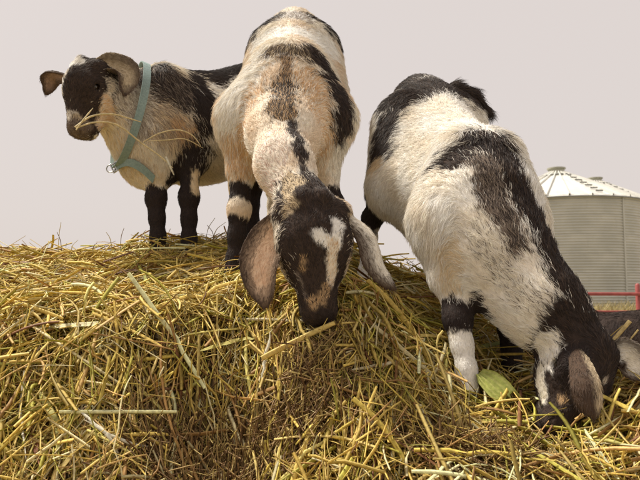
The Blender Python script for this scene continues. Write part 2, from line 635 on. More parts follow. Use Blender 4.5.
def build_goat(sp):
    W, R = sp['W'], sp['R']
    F = unit(W - R)
    S = unit(np.cross(F, (0, 0, 1)))
    U = np.cross(S, F)
    bones = []       # a, b, ra, rb, hair flow, hair length
    sc = sp.get('scale', 1.0)

    def bone(a, b, ra, rb, k, flow, hl):
        fld.cone(a, b, ra, rb, k)
        bones.append((a, b, ra, rb, unit(flow), hl))

    head = sp['head']
    pol, muz = head['poll'], head['muzzle']
    A, Nn, Sd = basis(muz - pol, head['normal'])
    Lh = np.linalg.norm(muz - pol)
    hs = Lh / .172

    pts = [W, R, pol, muz] + [p for l in sp['front'] + sp['hind'] for p in l] + [W - U * .3, R - U * .25]
    pts = np.array(pts)
    fld = Field(pts.min(0) - .19, pts.max(0) + .15, VOX)
    # barrel
    L = np.linalg.norm(W - R)
    prof = sp.get('barrel', [(-.10, .060, .066), (.1, .080, .088), (.35, .122, .122), (.6, .132, .132), (.82, .115, .128), (1.0, .086, .112)])
    prev = None
    for t, rw, rh in prof:
        rw, rh = rw * sc, rh * sc
        c = R + (W - R) * t - U * (rh - .004 + .012 * math.sin(max(0, min(1, t)) * math.pi))
        fld.ell(c, (F, S, U), (.115 * sc, rw * .80, rh), .05)
        fld.ell(c - U * rh * .26, (F, S, U), (.110 * sc, rw, rh * .74), .06)
        if prev is not None:
            bones.append((prev[0], c, prev[1] * .95, rw * .95, -F * .8 - np.array((0, 0, .55)), .0135))
        prev = (c, rw)
    for p in sp.get('bulges', []):
        fld.ell(p[0], (F, S, U), p[1], .05)
    # shoulder blades and fore limbs
    ff = (.040, .030, .0175, .0235, .0150, .0185, .0205)
    lg = sp.get('legs', .85)
    for sgn, leg in zip((1, -1), sp['front']):
        sh, el, kn, fe, ft = leg
        blade_p = W + S * sgn * sp.get('blade', .040) * sc - U * .030
        bone(blade_p, sh, .036 * sc, .056 * sc, .05, (-F * .5 + np.array((0, 0, -1))), .015)
        bone(sh, el, .054 * sc, .034 * lg, .04, (-F * .3 + np.array((0, 0, -1))), .014)
        kn0 = el + (kn - el) * .9
        bone(el, kn0, .030 * lg, .0205 * lg, .022, kn - el, .006)
        bone(kn0, kn, .0208 * lg, .0205 * lg, .02, kn - el, .005)
        bone(kn, kn + (fe - kn) * .5, .0200 * lg, .0170 * lg, .02, fe - kn, .005)
        bone(kn + (fe - kn) * .5, fe, .0170 * lg, .0186 * lg, .02, fe - kn, .005)
        bone(fe, ft, .0185 * lg, .0215 * lg, .012, ft - fe, .005)
    for sgn, leg in zip((1, -1), sp['hind']):
        hp, st, hk, fe, ft = leg
        bone(hp, st, sp.get('hipr', .072) * sc, .054 * sc, .05, (-F * .3 + np.array((0, 0, -1))), .015)
        bone(st, hk, .046, .025 * lg, .035, hk - st, .009)
        bone(hk, hk + (fe - hk) * .4, .026 * lg, .0195 * lg, .02, fe - hk, .005)
        bone(hk + (fe - hk) * .4, fe, .019 * lg, .021 * lg, .015, fe - hk, .005)
        bone(fe, ft, .0195 * lg, .0215 * lg, .012, ft - fe, .005)
    # neck
    nk = sp['neck']
    for (a, ra), (b, rb) in zip(nk[:-1], nk[1:]):
        bone(a, b, ra, rb, .045, a - b, sp.get('neckhair', .013))
    # head
    def H(a, n, s):
        return pol + A * a * hs + Nn * n * hs + Sd * s * hs
    ax = (A, Nn, Sd)
    e = lambda c, r, k=.02, carve=False: fld.ell(c, ax, np.array(r) * hs, k * hs, carve)
    e(H(.036, -.030, 0), (.052, .044, .043), .03)
    bones.append((H(.03, -.03, 0), H(.06, -.03, 0), .04, .042, -A, .008))
    e(H(.060, -.020, 0), (.040, .034, .041), .025)
    fld.cone(H(.060, -.030, 0), H(.148, -.034, 0), .036 * hs, .0195 * hs, .028 * hs)
    bones.append((H(.07, -.03, 0), H(.16, -.034, 0), (.034), .022, -A, .0055))
    fld.cone(H(.055, -.008, 0), H(.150, -.022, 0), .019 * hs, .014 * hs, .025 * hs)       # nose bridge
    fld.cone(H(.045, -.062, 0), H(.142, -.052, 0), .028 * hs, .0145 * hs, .03 * hs)       # jaw
    for s in (1, -1):
        e(H(.058, -.016, s * .036), (.020, .014, .012), .018)                              # brow
        e(H(.070, -.045, s * .027), (.032, .030, .016), .025)                              # cheek
        e(H(.152, -.030, s * .0105), (.014, .012, .0095), .010)                              # nostril wings
        e(H(.146, -.044, s * .008), (.018, .010, .011), .010)                              # upper lip
        e(H(.018, -.022, s * .040), (.016, .016, .016), .018)                              # ear base
        e(H(.066, -.027, s * .045), (.012, .009, .007), .006, True)                        # eye socket
        e(H(.163, -.028, s * .011), (.005, .003, .0035), .003, True)                       # nostril
        fld.cone(H(.160, -.050, s * .004), H(.118, -.053, s * .026), .0025 * hs, .0018 * hs, .004 * hs, True)   # mouth line
        e(H(.006, .008, s * .016), (.011, .009, .010), .012)                               # horn buds
    e(H(.148, -.058, 0), (.013, .008, .012), .012)                                         # chin
    # tail
    if 'tail' in sp:
        tp = sp['tail']
        for i in range(len(tp) - 1):
            bone(tp[i], tp[i + 1], .022 - .006 * i, .016 - .006 * i, .02, tp[i + 1] - tp[i], .028)
    V, Q = fld.mesh()
    # drop loose bits: none expected; ears are grown from the same hide and joined in
    flows_e, len_e = [], []
    earV, earQ = [], []
    off = len(V)
    ear_bones = []
    for ear in sp['ears']:
        ep = list(ear['path'])
        sgn_e = min((1, -1), key=lambda q_: np.linalg.norm(H(.02, -.02, q_ * .042) - ep[0]))
        ep[0] = H(.020, -.016, sgn_e * .040)
        path = bezier_pts(ep, 12)
        m, k = 12, 7
        tg = np.gradient(path, axis=0)
        tg /= np.linalg.norm(tg, axis=1)[:, None]
        wd = np.asarray(ear['wdir'], float)
        if wd.ndim == 1:
            wd = np.broadcast_to(wd, (m, 3))
        else:
            wd = np.stack([np.interp(np.linspace(0, 1, m), np.linspace(0, 1, len(wd)), wd[:, i]) for i in range(3)], 1)
        wd = wd - tg * (wd * tg).sum(1)[:, None]
        wd /= np.linalg.norm(wd, axis=1)[:, None]
        nm = np.cross(tg, wd)
        t = np.linspace(0, 1, m)
        width = ear['width'] * np.interp(t, [0, .12, .35, .6, .82, .94, 1], [.42, .62, .95, 1.0, .74, .42, .12])
        cup = ear.get('cup', .5)
        rows = []
        for side in (1, -1):
            for j in range(k):
                s = j / (k - 1) * 2 - 1
                bend = cup * (s * s - .35) * width * .5
                th = .0030 * math.sqrt(max(0, 1 - s * s * .92)) * (1.15 - t * .5)
                rows.append(path + wd * (s * .5 * width)[:, None] + nm * (bend + side * th)[:, None])
        g = np.stack(rows, 1)                      # (m, 2k, 3)
        ring = list(range(k)) + list(range(2 * k - 1, k - 1, -1))
        g = g[:, ring]
        i = np.arange(m * 2 * k).reshape(m, 2 * k) + off
        j2 = np.roll(i, -1, 1)
        earV.append(g.reshape(-1, 3))
        earQ.append(np.stack([i[:-1], j2[:-1], j2[1:], i[1:]], -1).reshape(-1, 4))
        cap_idx = i[-1]
        earQ.append(np.array([[cap_idx[a], cap_idx[a + 1], cap_idx[2 * k - 2 - a], cap_idx[2 * k - 1 - a]] for a in range(k - 1)]))
        gc_ = g.reshape(-1, 3).mean(0)
        qq = earQ[-2] - off
        gv = g.reshape(-1, 3) - gc_
        vol = np.einsum('ij,ij->i', gv[qq[:, 0]], np.cross(gv[qq[:, 1]], gv[qq[:, 2]])).sum()
        if vol < 0:
            earQ[-2] = earQ[-2][:, ::-1]
            earQ[-1] = earQ[-1][:, ::-1]
        off += m * 2 * k
        ear_bones.append((path, g, nm, width))
        for a in range(m - 1):
            bones.append((path[a], path[a + 1], .012, .012, tg[a], .006))
    nbody = len(V)
    if earV:
        V = np.concatenate([V] + earV)
        Q = np.concatenate([Q] + earQ)

    # ---- coat
    dmin, dmax = sp['drange']
    patches = []
    for pc in sp['patches']:
        if 'px' in pc:
            pp = [fld.hit(x, y, dmin, dmax) for x, y in pc['px']]
        else:
            pp = pc['pts']
        patches.append((np.asarray(pp, float), pc['r'], pc['c'], pc.get('c2', pc['c']), pc.get('mix', 0.0), pc.get('cyl', 0)))
    n1, n2 = SineNoise(.05, sp['seed']), SineNoise(.016, sp['seed'] + 1)
    shade = SineNoise(.10, sp['seed'] + 2)

    def pattern(p, jitter):
        n = len(p)
        col = np.tile(sp['base'], (n, 1))
        tanw = np.clip(.5 + .7 * shade(p), 0, 1)[:, None] * sp.get('tanmix', .35)
        col = col * (1 - tanw) + sp.get('base2', LTAN) * tanw
        c2 = col.copy()
        mix = np.zeros(n)
        wob = .010 * n1(p) + .005 * n2(p)
        for pp, r, c, cc, mx, cyl in patches:
            if cyl:
                ab = pp[1] - pp[0]
                Lc = np.linalg.norm(ab)
                ab = ab / Lc
                t = (p - pp[0]) @ ab
                d = np.maximum(np.linalg.norm(p - pp[0] - t[:, None] * ab, axis=1) - r, np.maximum(-t, t - Lc))
            elif len(pp) == 1:
                d = np.linalg.norm(p - pp[0], axis=1) - r
            else:
                d = np.full(n, 9.0)
                for a, b in zip(pp[:-1], pp[1:]):
                    ab = b - a
                    t = np.clip((p - a) @ ab / (ab @ ab + 1e-9), 0, 1)
                    d = np.minimum(d, np.linalg.norm(p - a - t[:, None] * ab, axis=1) - r)
            w = wob * (.5 if cyl else min(1, r / .03))
            if jitter is None:
                f = np.clip(.5 - (d + w) / .006, 0, 1)[:, None]
                cm = c * (1 - mx) + cc * mx
                col = col * (1 - f) + cm * f
            else:
                f = (d + w + jitter * (.003 if cyl else min(.010, r * .24))) < 0
                col[f] = c
                c2[f] = cc
                mix[f] = mx
        return col, c2, mix

    vc, _, _ = pattern(V, None)
    # ears: a dark hairy outside and a pale inside
    o2 = nbody
    for ear, (path, g, nm, width) in zip(sp['ears'], ear_bones):
        cnt = g.shape[0] * g.shape[1]
        k = g.shape[1] // 2
        cc = np.tile(ear['outer'], (g.shape[0], 2 * k, 1)).astype(float)
        tr_ = np.linspace(0, 1, g.shape[0])[:, None, None]
        cc += (np.asarray(ear.get('root', ear['outer'])) - ear['outer']) * np.clip(1 - tr_ * 1.7, 0, 1)
        inner_cols = range(1, k - 1) if ear.get('inside', 1) > 0 else range(k + 1, 2 * k - 1)
        tt_ = np.linspace(0, 1, g.shape[0])
        jm = np.mean(list(inner_cols))
        for j in inner_cols:
            wI = np.clip(1.5 - abs(j - jm - ear.get('shift', 0)) / 1.7, 0, 1) * np.interp(tt_, [0, .1, .85, .95], [.5, 1, 1, 0])
            cc[:, j] = ear['outer'] * (1 - wI[:, None]) + ear['inner'] * wI[:, None]
        vc[o2:o2 + cnt] = cc.reshape(-1, 3)
        o2 += cnt
    # hooves
    for leg in sp['front'] + sp['hind']:
        ft = leg[-1]
        f = (np.linalg.norm(V - ft, axis=1) < .03) & (V[:, 2] < ft[2] + .004)
        vc[f] = HOOF
    # muzzle skin
    base = sp['W'] * 0 + np.array([R[0], R[1], float(hay_z(R[None, :2])[0])])
    me = mesh_quads('body', V - base, Q, fur_skin_mat)
    color_attr(me, vc)
    root = put('goat', None, label=sp['label'], category='goat', group='goats on the hay')
    root.location = base
    put('body', me, root)
    # ---- eyes
    for s in (1, -1):
        c = H(.066, -.026, s * .0375)
        v, q = lathe([(.0108 * math.sin(a) * hs, -.0108 * math.cos(a) * hs) for a in np.linspace(.05, math.pi - .05, 10)], 16)
        eo = put('eye', mesh_quads('eye', v, q, eye_mat), root)
        eo.location = c - base
        v, q = boxv(-.0042 * hs, .0042 * hs, -.0014 * hs, .0014 * hs, .0103 * hs, .0110 * hs)
        po = put('pupil', mesh_quads('pupil', v, q, pupil_mat), eo)
        eo.rotation_euler = Vector(Sd * s + Nn * .25).to_track_quat('Z', 'Y').to_euler()

    # ---- hair strands, rooted all over the hide and combed along the limbs
    tri = np.concatenate([Q[:, [0, 1, 2]], Q[:, [0, 2, 3]]])
    a, b, c = V[tri[:, 0]], V[tri[:, 1]], V[tri[:, 2]]
    nrm = np.cross(b - a, c - a)
    ar = np.linalg.norm(nrm, axis=1)
    nh = int(sp.get('hairs', 90000) * QUALITY)
    pick = rng.choice(len(tri), nh, p=ar / ar.sum())
    u1, u2 = rng.random(nh), rng.random(nh)
    fl = u1 + u2 > 1
    u1[fl], u2[fl] = 1 - u1[fl], 1 - u2[fl]
    root_p = a[pick] + (b - a)[pick] * u1[:, None] + (c - a)[pick] * u2[:, None]
    nn = nrm[pick] / (ar[pick][:, None] + 1e-12)
    on_ear = tri[pick, 0] >= nbody
    # vertex-smoothed normals
    vn = np.zeros_like(V)
    for j in range(3):
        np.add.at(vn, tri[:, j], nrm)
    vn /= np.linalg.norm(vn, axis=1)[:, None] + 1e-12
    nn = vn[tri[pick, 0]] * (1 - u1 - u2)[:, None] + vn[tri[pick, 1]] * u1[:, None] + vn[tri[pick, 2]] * u2[:, None]
    nn /= np.linalg.norm(nn, axis=1)[:, None] + 1e-12
    flow = np.zeros((nh, 3))
    hl = np.zeros(nh)
    wsum = np.zeros(nh)
    for (pa, pb, ra, rb, fw, l) in bones:
        ab = pb - pa
        t = np.clip((root_p - pa) @ ab / (ab @ ab + 1e-9), 0, 1)
        d = np.linalg.norm(root_p - pa - t[:, None] * ab, axis=1) - (ra + (rb - ra) * t)
        w = np.exp(-np.maximum(d, 0) / .008)
        flow += fw * w[:, None]
        hl += l * w
        wsum += w
    hl /= wsum + 1e-12
    jit = rng.normal(0, 1, nh)
    cA, cB, mx = pattern(root_p, jit)
    hcol = np.where((rng.random(nh) < mx)[:, None], cB, cA)
    ecol = vc[tri[pick, 0]]
    hcol[on_ear] = ecol[on_ear]
    hoofhair = np.zeros(nh, bool)
    for leg in sp['front'] + sp['hind']:
        hoofhair |= (np.linalg.norm(root_p - leg[-1], axis=1) < .028) & (root_p[:, 2] < leg[-1][2] + .002)
    hl[hoofhair] = .001
    for mp, mr, ml in sp.get('mane', []):
        d = np.linalg.norm(root_p - mp, axis=1)
        hl += ml * np.exp(-(d / mr) ** 2)
    tn = flow - nn * (flow * nn).sum(1)[:, None]
    tn /= np.linalg.norm(tn, axis=1)[:, None] + 1e-9
    cl1, cl2 = SineNoise(.022, sp['seed'] + 5), SineNoise(.022, sp['seed'] + 6)
    side = np.cross(nn, tn)
    ang = .34 * cl1(root_p) + rng.normal(0, .22, nh)
    tn = tn * np.cos(ang)[:, None] + side * np.sin(ang)[:, None]
    lift = np.clip(.36 + .16 * cl2(root_p) + rng.normal(0, .12, nh), .12, 1.1)
    lift = np.where(hl < .012, lift * .8, lift)
    ln = hl * rng.uniform(.6, 1.25, nh)
    ss = np.array([0, .35, .7, 1.0])
    pts4 = root_p[:, None] + nn[:, None] * (ln * lift)[:, None, None] * (ss - .42 * ss ** 2)[None, :, None] \
        + tn[:, None] * ln[:, None, None] * (.45 * ss + .55 * ss ** 2)[None, :, None]
    pts4[..., 2] -= (ln[:, None] * .12 * ss[None] ** 2)
    shade_j = np.clip(rng.normal(1, .13, nh), .6, 1.5)
    hcol = np.clip(hcol * shade_j[:, None], 0, .93)
    hc = bpy.data.hair_curves.new('fur')
    hc.add_curves([4] * nh)
    hc.attributes['position'].data.foreach_set('vector', (pts4 - base).astype(np.float32).ravel())
    ra_ = hc.attributes.get('radius') or hc.attributes.new('radius', 'FLOAT', 'POINT')
    thick = (.00034 * (hl / .02) ** .25)[:, None] * np.array([1, .9, .65, .12])[None]
    ra_.data.foreach_set('value', thick.astype(np.float32).ravel())
    ca = hc.attributes.new('Col', 'FLOAT_COLOR', 'CURVE')
    rgba = np.ones((nh, 4), np.float32)
    rgba[:, :3] = hcol
    ca.data.foreach_set('color', rgba.ravel())
    hc.materials.append(fur_mat)
    put('fur', hc, root)
    ALL_FIELDS.append(fld)
    print('goat', len(V), 'verts', round(time.time() - T0, 1), 's')
    return root, fld, base


def legpx(*pts):
    return [P(*p) for p in pts]


# goat on the left, head raised with hay in its mouth
W1, R1 = P(152, 74, 1.39), P(250, 68, 1.68)
goat_left = dict(
    seed=11, W=W1, R=R1, base=CREAM, base2=LTAN, tanmix=.5, drange=(1.1, 1.9),
    label='spotted kid goat wearing a teal collar, standing at left with head raised',
    front=[legpx((150, 140, 1.37), (157, 172, 1.37), (156, 200, 1.36), (158, 236, 1.35), (157, 252, 1.345)),
           legpx((192, 120, 1.42), (191, 160, 1.40), (189, 199, 1.37), (189, 238, 1.36), (189, 257, 1.345))],
    hind=[legpx((238, 100, 1.72), (236, 150, 1.66), (238, 190, 1.74), (236, 228, 1.70), (235, 240, 1.69)),
          legpx((278, 100, 1.70), (276, 150, 1.64), (275, 190, 1.74), (272, 228, 1.71), (271, 242, 1.70))],
    neck=[(P(158, 128, 1.44), .098), (P(140, 120, 1.38), .072), (P(112, 100, 1.32), .049), (P(90, 84, 1.28), .040)],
    head=dict(poll=P(82, 63, 1.275), muzzle=P(63, 131, 1.225), normal=(-.70, -.66, .2)),
    ears=[dict(path=[P(92, 70, 1.275), P(110, 66, 1.275), P(127, 74, 1.265), P(124, 96, 1.25)], wdir=[(0, -.4, -1), (-.5, -.5, -.7), (-1, -.6, .1)], width=.056, cup=-.9,
               outer=np.array((.10, .066, .046)), root=LTAN * .75, inner=LTAN * .75, inside=-1),
          dict(path=[P(60, 73, 1.285), P(54, 75, 1.31), P(49, 82, 1.33), P(46, 95, 1.34)], wdir=[(0, .8, -.6), (.2, .9, -.3), (.6, .8, 0)], width=.042, cup=.7,
               outer=DKBROWN, inner=PINK * .6)],
    tail=[P(250, 74, 1.74), P(255, 82, 1.79), P(258, 98, 1.81)],
    bulges=[(P(148, 160, 1.40), (.06, .07, .07))],
    patches=[
        dict(px=[(200, 66), (225, 62), (245, 60)], r=.07, c=BLACK),
        dict(px=[(195, 98), (214, 92), (232, 76)], r=.045, c=WHITE),
        dict(px=[(212, 76), (235, 62), (248, 60)], r=.045, c=BLACK),
        dict(px=[(140, 82), (150, 78), (165, 86), (182, 92)], r=.058, c=BLACK, c2=GREY, mix=.30),
        dict(px=[(150, 118), (165, 122), (180, 135)], r=.045, c=GREY, c2=LTAN, mix=.5),
        dict(px=[(196, 78), (206, 105), (209, 125)], r=.036, c=BLACK),
        dict(px=[(133, 95), (136, 120)], r=.04, c=GREY, c2=CREAM, mix=.45),
        dict(px=[(180, 128), (192, 142)], r=.024, c=TAN, c2=GREY, mix=.4),
        dict(px=[(115, 130), (128, 160), (150, 178)], r=.034, c=LTAN, c2=CREAM, mix=.5),
        dict(pts=[P(191, 146, 1.40), P(190, 172, 1.385)], r=.048, c=BLACK),
        dict(pts=[P(190, 165, 1.385), P(189, 260, 1.345)], r=.05, c=BLACK, cyl=1),
        dict(px=[(197, 172), (197, 190)], r=.012, c=LTAN),
        dict(pts=[P(156, 188, 1.36), P(158, 260, 1.345)], r=.05, c=BLACK, cyl=1),
        dict(px=[(90, 66), (78, 90), (82, 114)], r=.055, c=BLACK, c2=DKBROWN, mix=.3),
        dict(px=[(100, 98), (103, 122)], r=.016, c=TAN, c2=CREAM, mix=.4),
        dict(px=[(80, 92), (72, 108)], r=.040, c=BLACK, c2=DKBROWN, mix=.3),
        dict(px=[(68, 66), (61, 72), (58, 82)], r=.014, c=WHITE),
        dict(px=[(80, 61), (68, 65)], r=.010, c=WHITE),
        dict(px=[(58, 113), (74, 117)], r=.012, c=GREY, c2=CREAM, mix=.5),
        dict(px=[(76, 118), (84, 122)], r=.010, c=DKBROWN, c2=LTAN, mix=.35),
        dict(px=[(64, 126)], r=.016, c=DKBROWN),
        dict(px=[(99, 84), (95, 96), (92, 110)], r=.018, c=BLACK, c2=DKBROWN, mix=.3),
        dict(px=[(106, 98), (108, 120)], r=.009, c=TAN, c2=CREAM, mix=.3),
        dict(pts=[P(66, 120, 1.23), P(61, 138, 1.215)], r=.05, c=DKBROWN, c2=GREY, mix=.3, cyl=1),
    ],
    mane=[(P(160, 70, 1.4), .09, .008)], hairs=125000)

# goat in the middle, grazing towards the camera
W2, R2 = P(288, 50, 1.17), P(294, 15, 1.48)
goat_mid = dict(
    seed=31, W=W2, R=R2, base=CREAM, base2=TAN, tanmix=.45, drange=(.7, 1.8), hipr=.062, neckhair=.010,
    label='tan and white kid goat in the middle grazing face down towards the camera',
    barrel=[(-.10, .068, .064), (.1, .080, .088), (.35, .104, .120), (.6, .121, .132), (.82, .106, .128), (1.0, .074, .110)], blade=.032, legs=.80,
    front=[legpx((247, 120, 1.16), (242, 168, 1.16), (239, 212, 1.14), (235, 258, 1.13), (233, 280, 1.115)),
           legpx((325, 120, 1.17), (324, 168, 1.17), (334, 208, 1.15), (335, 258, 1.135), (335, 276, 1.12))],
    hind=[legpx((274, 54, 1.48), (264, 135, 1.40), (252, 190, 1.53), (253, 226, 1.51), (254, 240, 1.50)),
          legpx((315, 52, 1.48), (322, 135, 1.40), (330, 190, 1.53), (331, 228, 1.51), (332, 242, 1.50))],
    neck=[(P(286, 122, 1.17), .094), (P(283, 135, 1.07), .057), (P(284, 165, .97), .038), (P(303, 205, .905), .038)],
    head=dict(poll=P(311, 196, .875), muzzle=P(321, 322, .835), normal=(.03, -1, .45)),
    ears=[dict(path=[P(290, 220, .895), P(272, 236, .885), P(260, 266, .87), P(266, 308, .86)], wdir=[(-.6, .2, .8), (-1, .2, .2), (-1, .1, -.1)], width=.062, cup=-.55,
               outer=DKBROWN * 1.1, inner=np.array((.80, .58, .40)), inside=-1),
          dict(path=[P(352, 218, .895), P(368, 236, .89), P(377, 264, .88), P(395, 290, .875)], wdir=[(.3, .7, .6), (.6, .8, .2), (.5, .8, .5)], width=.046, cup=-.6,
               outer=DKBROWN * 1.1, inner=CREAM * .95, inside=1)],
    tail=[P(294, 30, 1.55), P(296, 24, 1.59), P(297, 34, 1.62)],
    patches=[
        dict(px=[(245, 90), (238, 130), (240, 165)], r=.040, c=TAN, c2=CREAM, mix=.35),
        dict(px=[(310, 80), (320, 110), (325, 140)], r=.035, c=TAN, c2=CREAM, mix=.4),
        dict(px=[(262, 56), (245, 78), (228, 110)], r=.036, c=WHITE, c2=CREAM, mix=.4),
        dict(px=[(345, 150), (340, 165)], r=.03, c=CREAM),
        dict(px=[(308, 50), (328, 70), (341, 100), (345, 125)], r=.024, c=BLACK, c2=DKBROWN, mix=.3),
        dict(px=[(262, 42), (275, 36), (310, 36), (325, 44)], r=.045, c=WHITE),
        dict(px=[(280, 16), (294, 14), (305, 16)], r=.034, c=GREY, c2=WHITE, mix=.5),
        dict(pts=[P(270, 18, 1.46), P(256, 34, 1.46), P(252, 44, 1.48)], r=.036, c=BLACK),
        dict(pts=[P(318, 17, 1.46), P(331, 30, 1.46), P(338, 44, 1.48)], r=.036, c=BLACK),
        dict(px=[(276, 48), (302, 50)], r=.018, c=DKBROWN, c2=LTAN, mix=.3),
        dict(px=[(286, 58), (284, 85)], r=.012, c=DKBROWN, c2=TAN, mix=.4),
        dict(px=[(284, 88), (282, 114)], r=.024, c=BLACK, c2=TAN, mix=.3),
        dict(px=[(270, 140), (272, 175)], r=.030, c=CREAM, c2=PINK, mix=.3),
        dict(px=[(292, 125), (302, 155), (308, 185)], r=.012, c=BLACK, c2=DKBROWN, mix=.3),
        dict(pts=[P(240, 184, 1.155), P(239, 202, 1.145)], r=.05, c=BLACK, cyl=1),
        dict(pts=[P(239, 218, 1.14), P(233, 285, 1.11)], r=.05, c=BLACK, cyl=1),
        dict(pts=[P(332, 188, 1.16), P(335, 225, 1.15)], r=.05, c=BLACK, cyl=1),
        dict(pts=[P(254, 175, 1.50), P(254, 250, 1.5)], r=.05, c=BLACK, cyl=1),
        dict(px=[(310, 196), (320, 225), (320, 270), (320, 315)], r=.064, c=BLACK, c2=DKBROWN, mix=.3),
        dict(pts=[P(318, 285, .85), P(323, 345, .82)], r=.06, c=BLACK, c2=DKBROWN, mix=.3, cyl=1),
        dict(px=[(292, 178), (288, 205)], r=.016, c=LTAN, c2=DKBROWN, mix=.4),
        dict(px=[(354, 218), (362, 232)], r=.012, c=LTAN, c2=DKBROWN, mix=.4),
        dict(px=[(338, 224), (336, 245)], r=.0125, c=WHITE),
        dict(px=[(317, 236), (332, 243)], r=.009, c=WHITE),
        dict(px=[(334, 245), (331, 282)], r=.009, c=CREAM, c2=TAN, mix=.3),
        dict(px=[(303, 260), (300, 268)], r=.007, c=TAN, c2=BLACK, mix=.5),
        dict(px=[(297, 275), (306, 298)], r=.006, c=GREY, c2=BLACK, mix=.5),
        dict(px=[(326, 288), (322, 300)], r=.009, c=TAN, c2=BLACK, mix=.55),
        dict(px=[(310, 300), (314, 306)], r=.006, c=TAN, c2=BLACK, mix=.5),
        dict(px=[(322, 320)], r=.014, c=BLACK),
    ],
    mane=[(P(284, 100, 1.1), .05, .010)], hairs=150000)

# goat on the right, head down to the right
W3, R3 = P(482, 140, 1.04), P(430, 84, 1.36)
goat_right = dict(
    seed=51, W=W3, R=R3, base=WHITE, base2=LTAN, tanmix=.3, drange=(.7, 1.7), neckhair=.0125,
    label='black and white kid goat at right reaching its head down the hay slope',
    barrel=[(-.10, .066, .068), (.1, .086, .090), (.35, .110, .118), (.6, .118, .130), (.82, .102, .126), (1.0, .074, .108)], legs=.76,
    front=[legpx((447, 225, 1.00), (446, 275, .98), (458, 322, .95), (466, 368, .93), (468, 393, .92)),
           legpx((512, 225, 1.08), (510, 285, 1.07), (511, 330, 1.05), (512, 368, 1.02), (513, 391, 1.0))],
    hind=[legpx((404, 128, 1.36), (394, 188, 1.27), (372, 218, 1.37), (366, 272, 1.32), (364, 299, 1.29)),
          legpx((455, 128, 1.40), (458, 200, 1.31), (450, 232, 1.45), (448, 270, 1.42), (448, 292, 1.40))],
    neck=[(P(476, 215, 1.03), .100), (P(496, 255, .98), .076), (P(540, 305, .925), .054), (P(583, 354, .885), .043)],
    head=dict(poll=P(601, 346, .875), muzzle=P(568, 440, .815), normal=(.50, -.84, .15)),
    ears=[dict(path=[P(583, 362, .835), P(586, 376, .805), P(590, 398, .79), P(594, 419, .785)], wdir=[(1, .3, .2), (1, .1, .1), (1, 0, .1)], width=.042, cup=-.5,
               outer=DKBROWN, inner=LTAN * .8, inside=1, shift=2.6),
          dict(path=[P(610, 347, .88), P(622, 354, .875), P(634, 366, .87), P(648, 376, .865)], wdir=[(.3, .3, 1), (.3, .2, 1), (.3, .2, 1)], width=.050, cup=.5,
               outer=DKBROWN, inner=CREAM)],
    tail=[P(455, 92, 1.44), P(470, 98, 1.46), P(486, 112, 1.47)],
    patches=[
        dict(px=[(400, 95), (425, 84), (455, 88), (480, 105)], r=.060, c=BLACK, c2=DKBROWN, mix=.3),
        dict(pts=[P(400, 92, 1.44), P(430, 82, 1.46), P(470, 96, 1.47), P(488, 114, 1.48)], r=.085, c=BLACK, c2=DKBROWN, mix=.3),
        dict(px=[(388, 118), (380, 150)], r=.036, c=BLACK, c2=DKBROWN, mix=.3),
        dict(px=[(376, 165)], r=.02, c=LTAN),
        dict(pts=[P(380, 186, 1.31), P(371, 226, 1.36)], r=.055, c=BLACK, cyl=1),
        dict(px=[(448, 162), (472, 146), (500, 150)], r=.026, c=BLACK, c2=DKBROWN, mix=.3),
        dict(px=[(488, 140), (514, 180), (542, 225), (572, 280), (597, 324)], r=.036, c=BLACK, c2=DKBROWN, mix=.25),
        dict(px=[(488, 165), (500, 210), (515, 245)], r=.026, c=GREY, c2=BLACK, mix=.5),
        dict(px=[(480, 230), (498, 262), (525, 300)], r=.022, c=CREAM, c2=DKBROWN, mix=.16),
        dict(px=[(540, 300), (556, 325)], r=.020, c=CREAM, c2=DKBROWN, mix=.2),
        dict(px=[(450, 250), (448, 280)], r=.02, c=LTAN, c2=CREAM, mix=.5),
        dict(pts=[P(455, 302, .96), P(461, 332, .945)], r=.05, c=BLACK, cyl=1),
        dict(pts=[P(511, 305, 1.06), P(512, 400, 1.0)], r=.05, c=BLACK, cyl=1),
        dict(pts=[P(614, 336, .87), P(568, 460, .80)], r=.10, c=BLACK, c2=DKBROWN, mix=.2, cyl=1),
        dict(px=[(548, 350), (560, 362)], r=.024, c=WHITE, c2=CREAM, mix=.4),
        dict(px=[(540, 372), (543, 400)], r=.010, c=CREAM),
        dict(px=[(574, 360), (570, 376)], r=.025, c=BLACK),
        dict(px=[(561, 398)], r=.006, c=TAN, c2=BLACK, mix=.5),
        dict(px=[(606, 381)], r=.005, c=GREY, c2=CREAM, mix=.4),  # pale eye glint painted into the coat colour
    ],
    mane=[(P(480, 136, 1.03), .05, .012), (P(545, 245, .97), .06, .012), (P(515, 190, 1.0), .05, .008)], hairs=150000)

# dark goat lower down behind the heap, mostly out of the picture
R4, W4 = P(604, 318, 1.98), P(722, 296, 1.88)


def down(px, py, d, z):
    p = P(px, py, d)
    p[2] = z
    return p


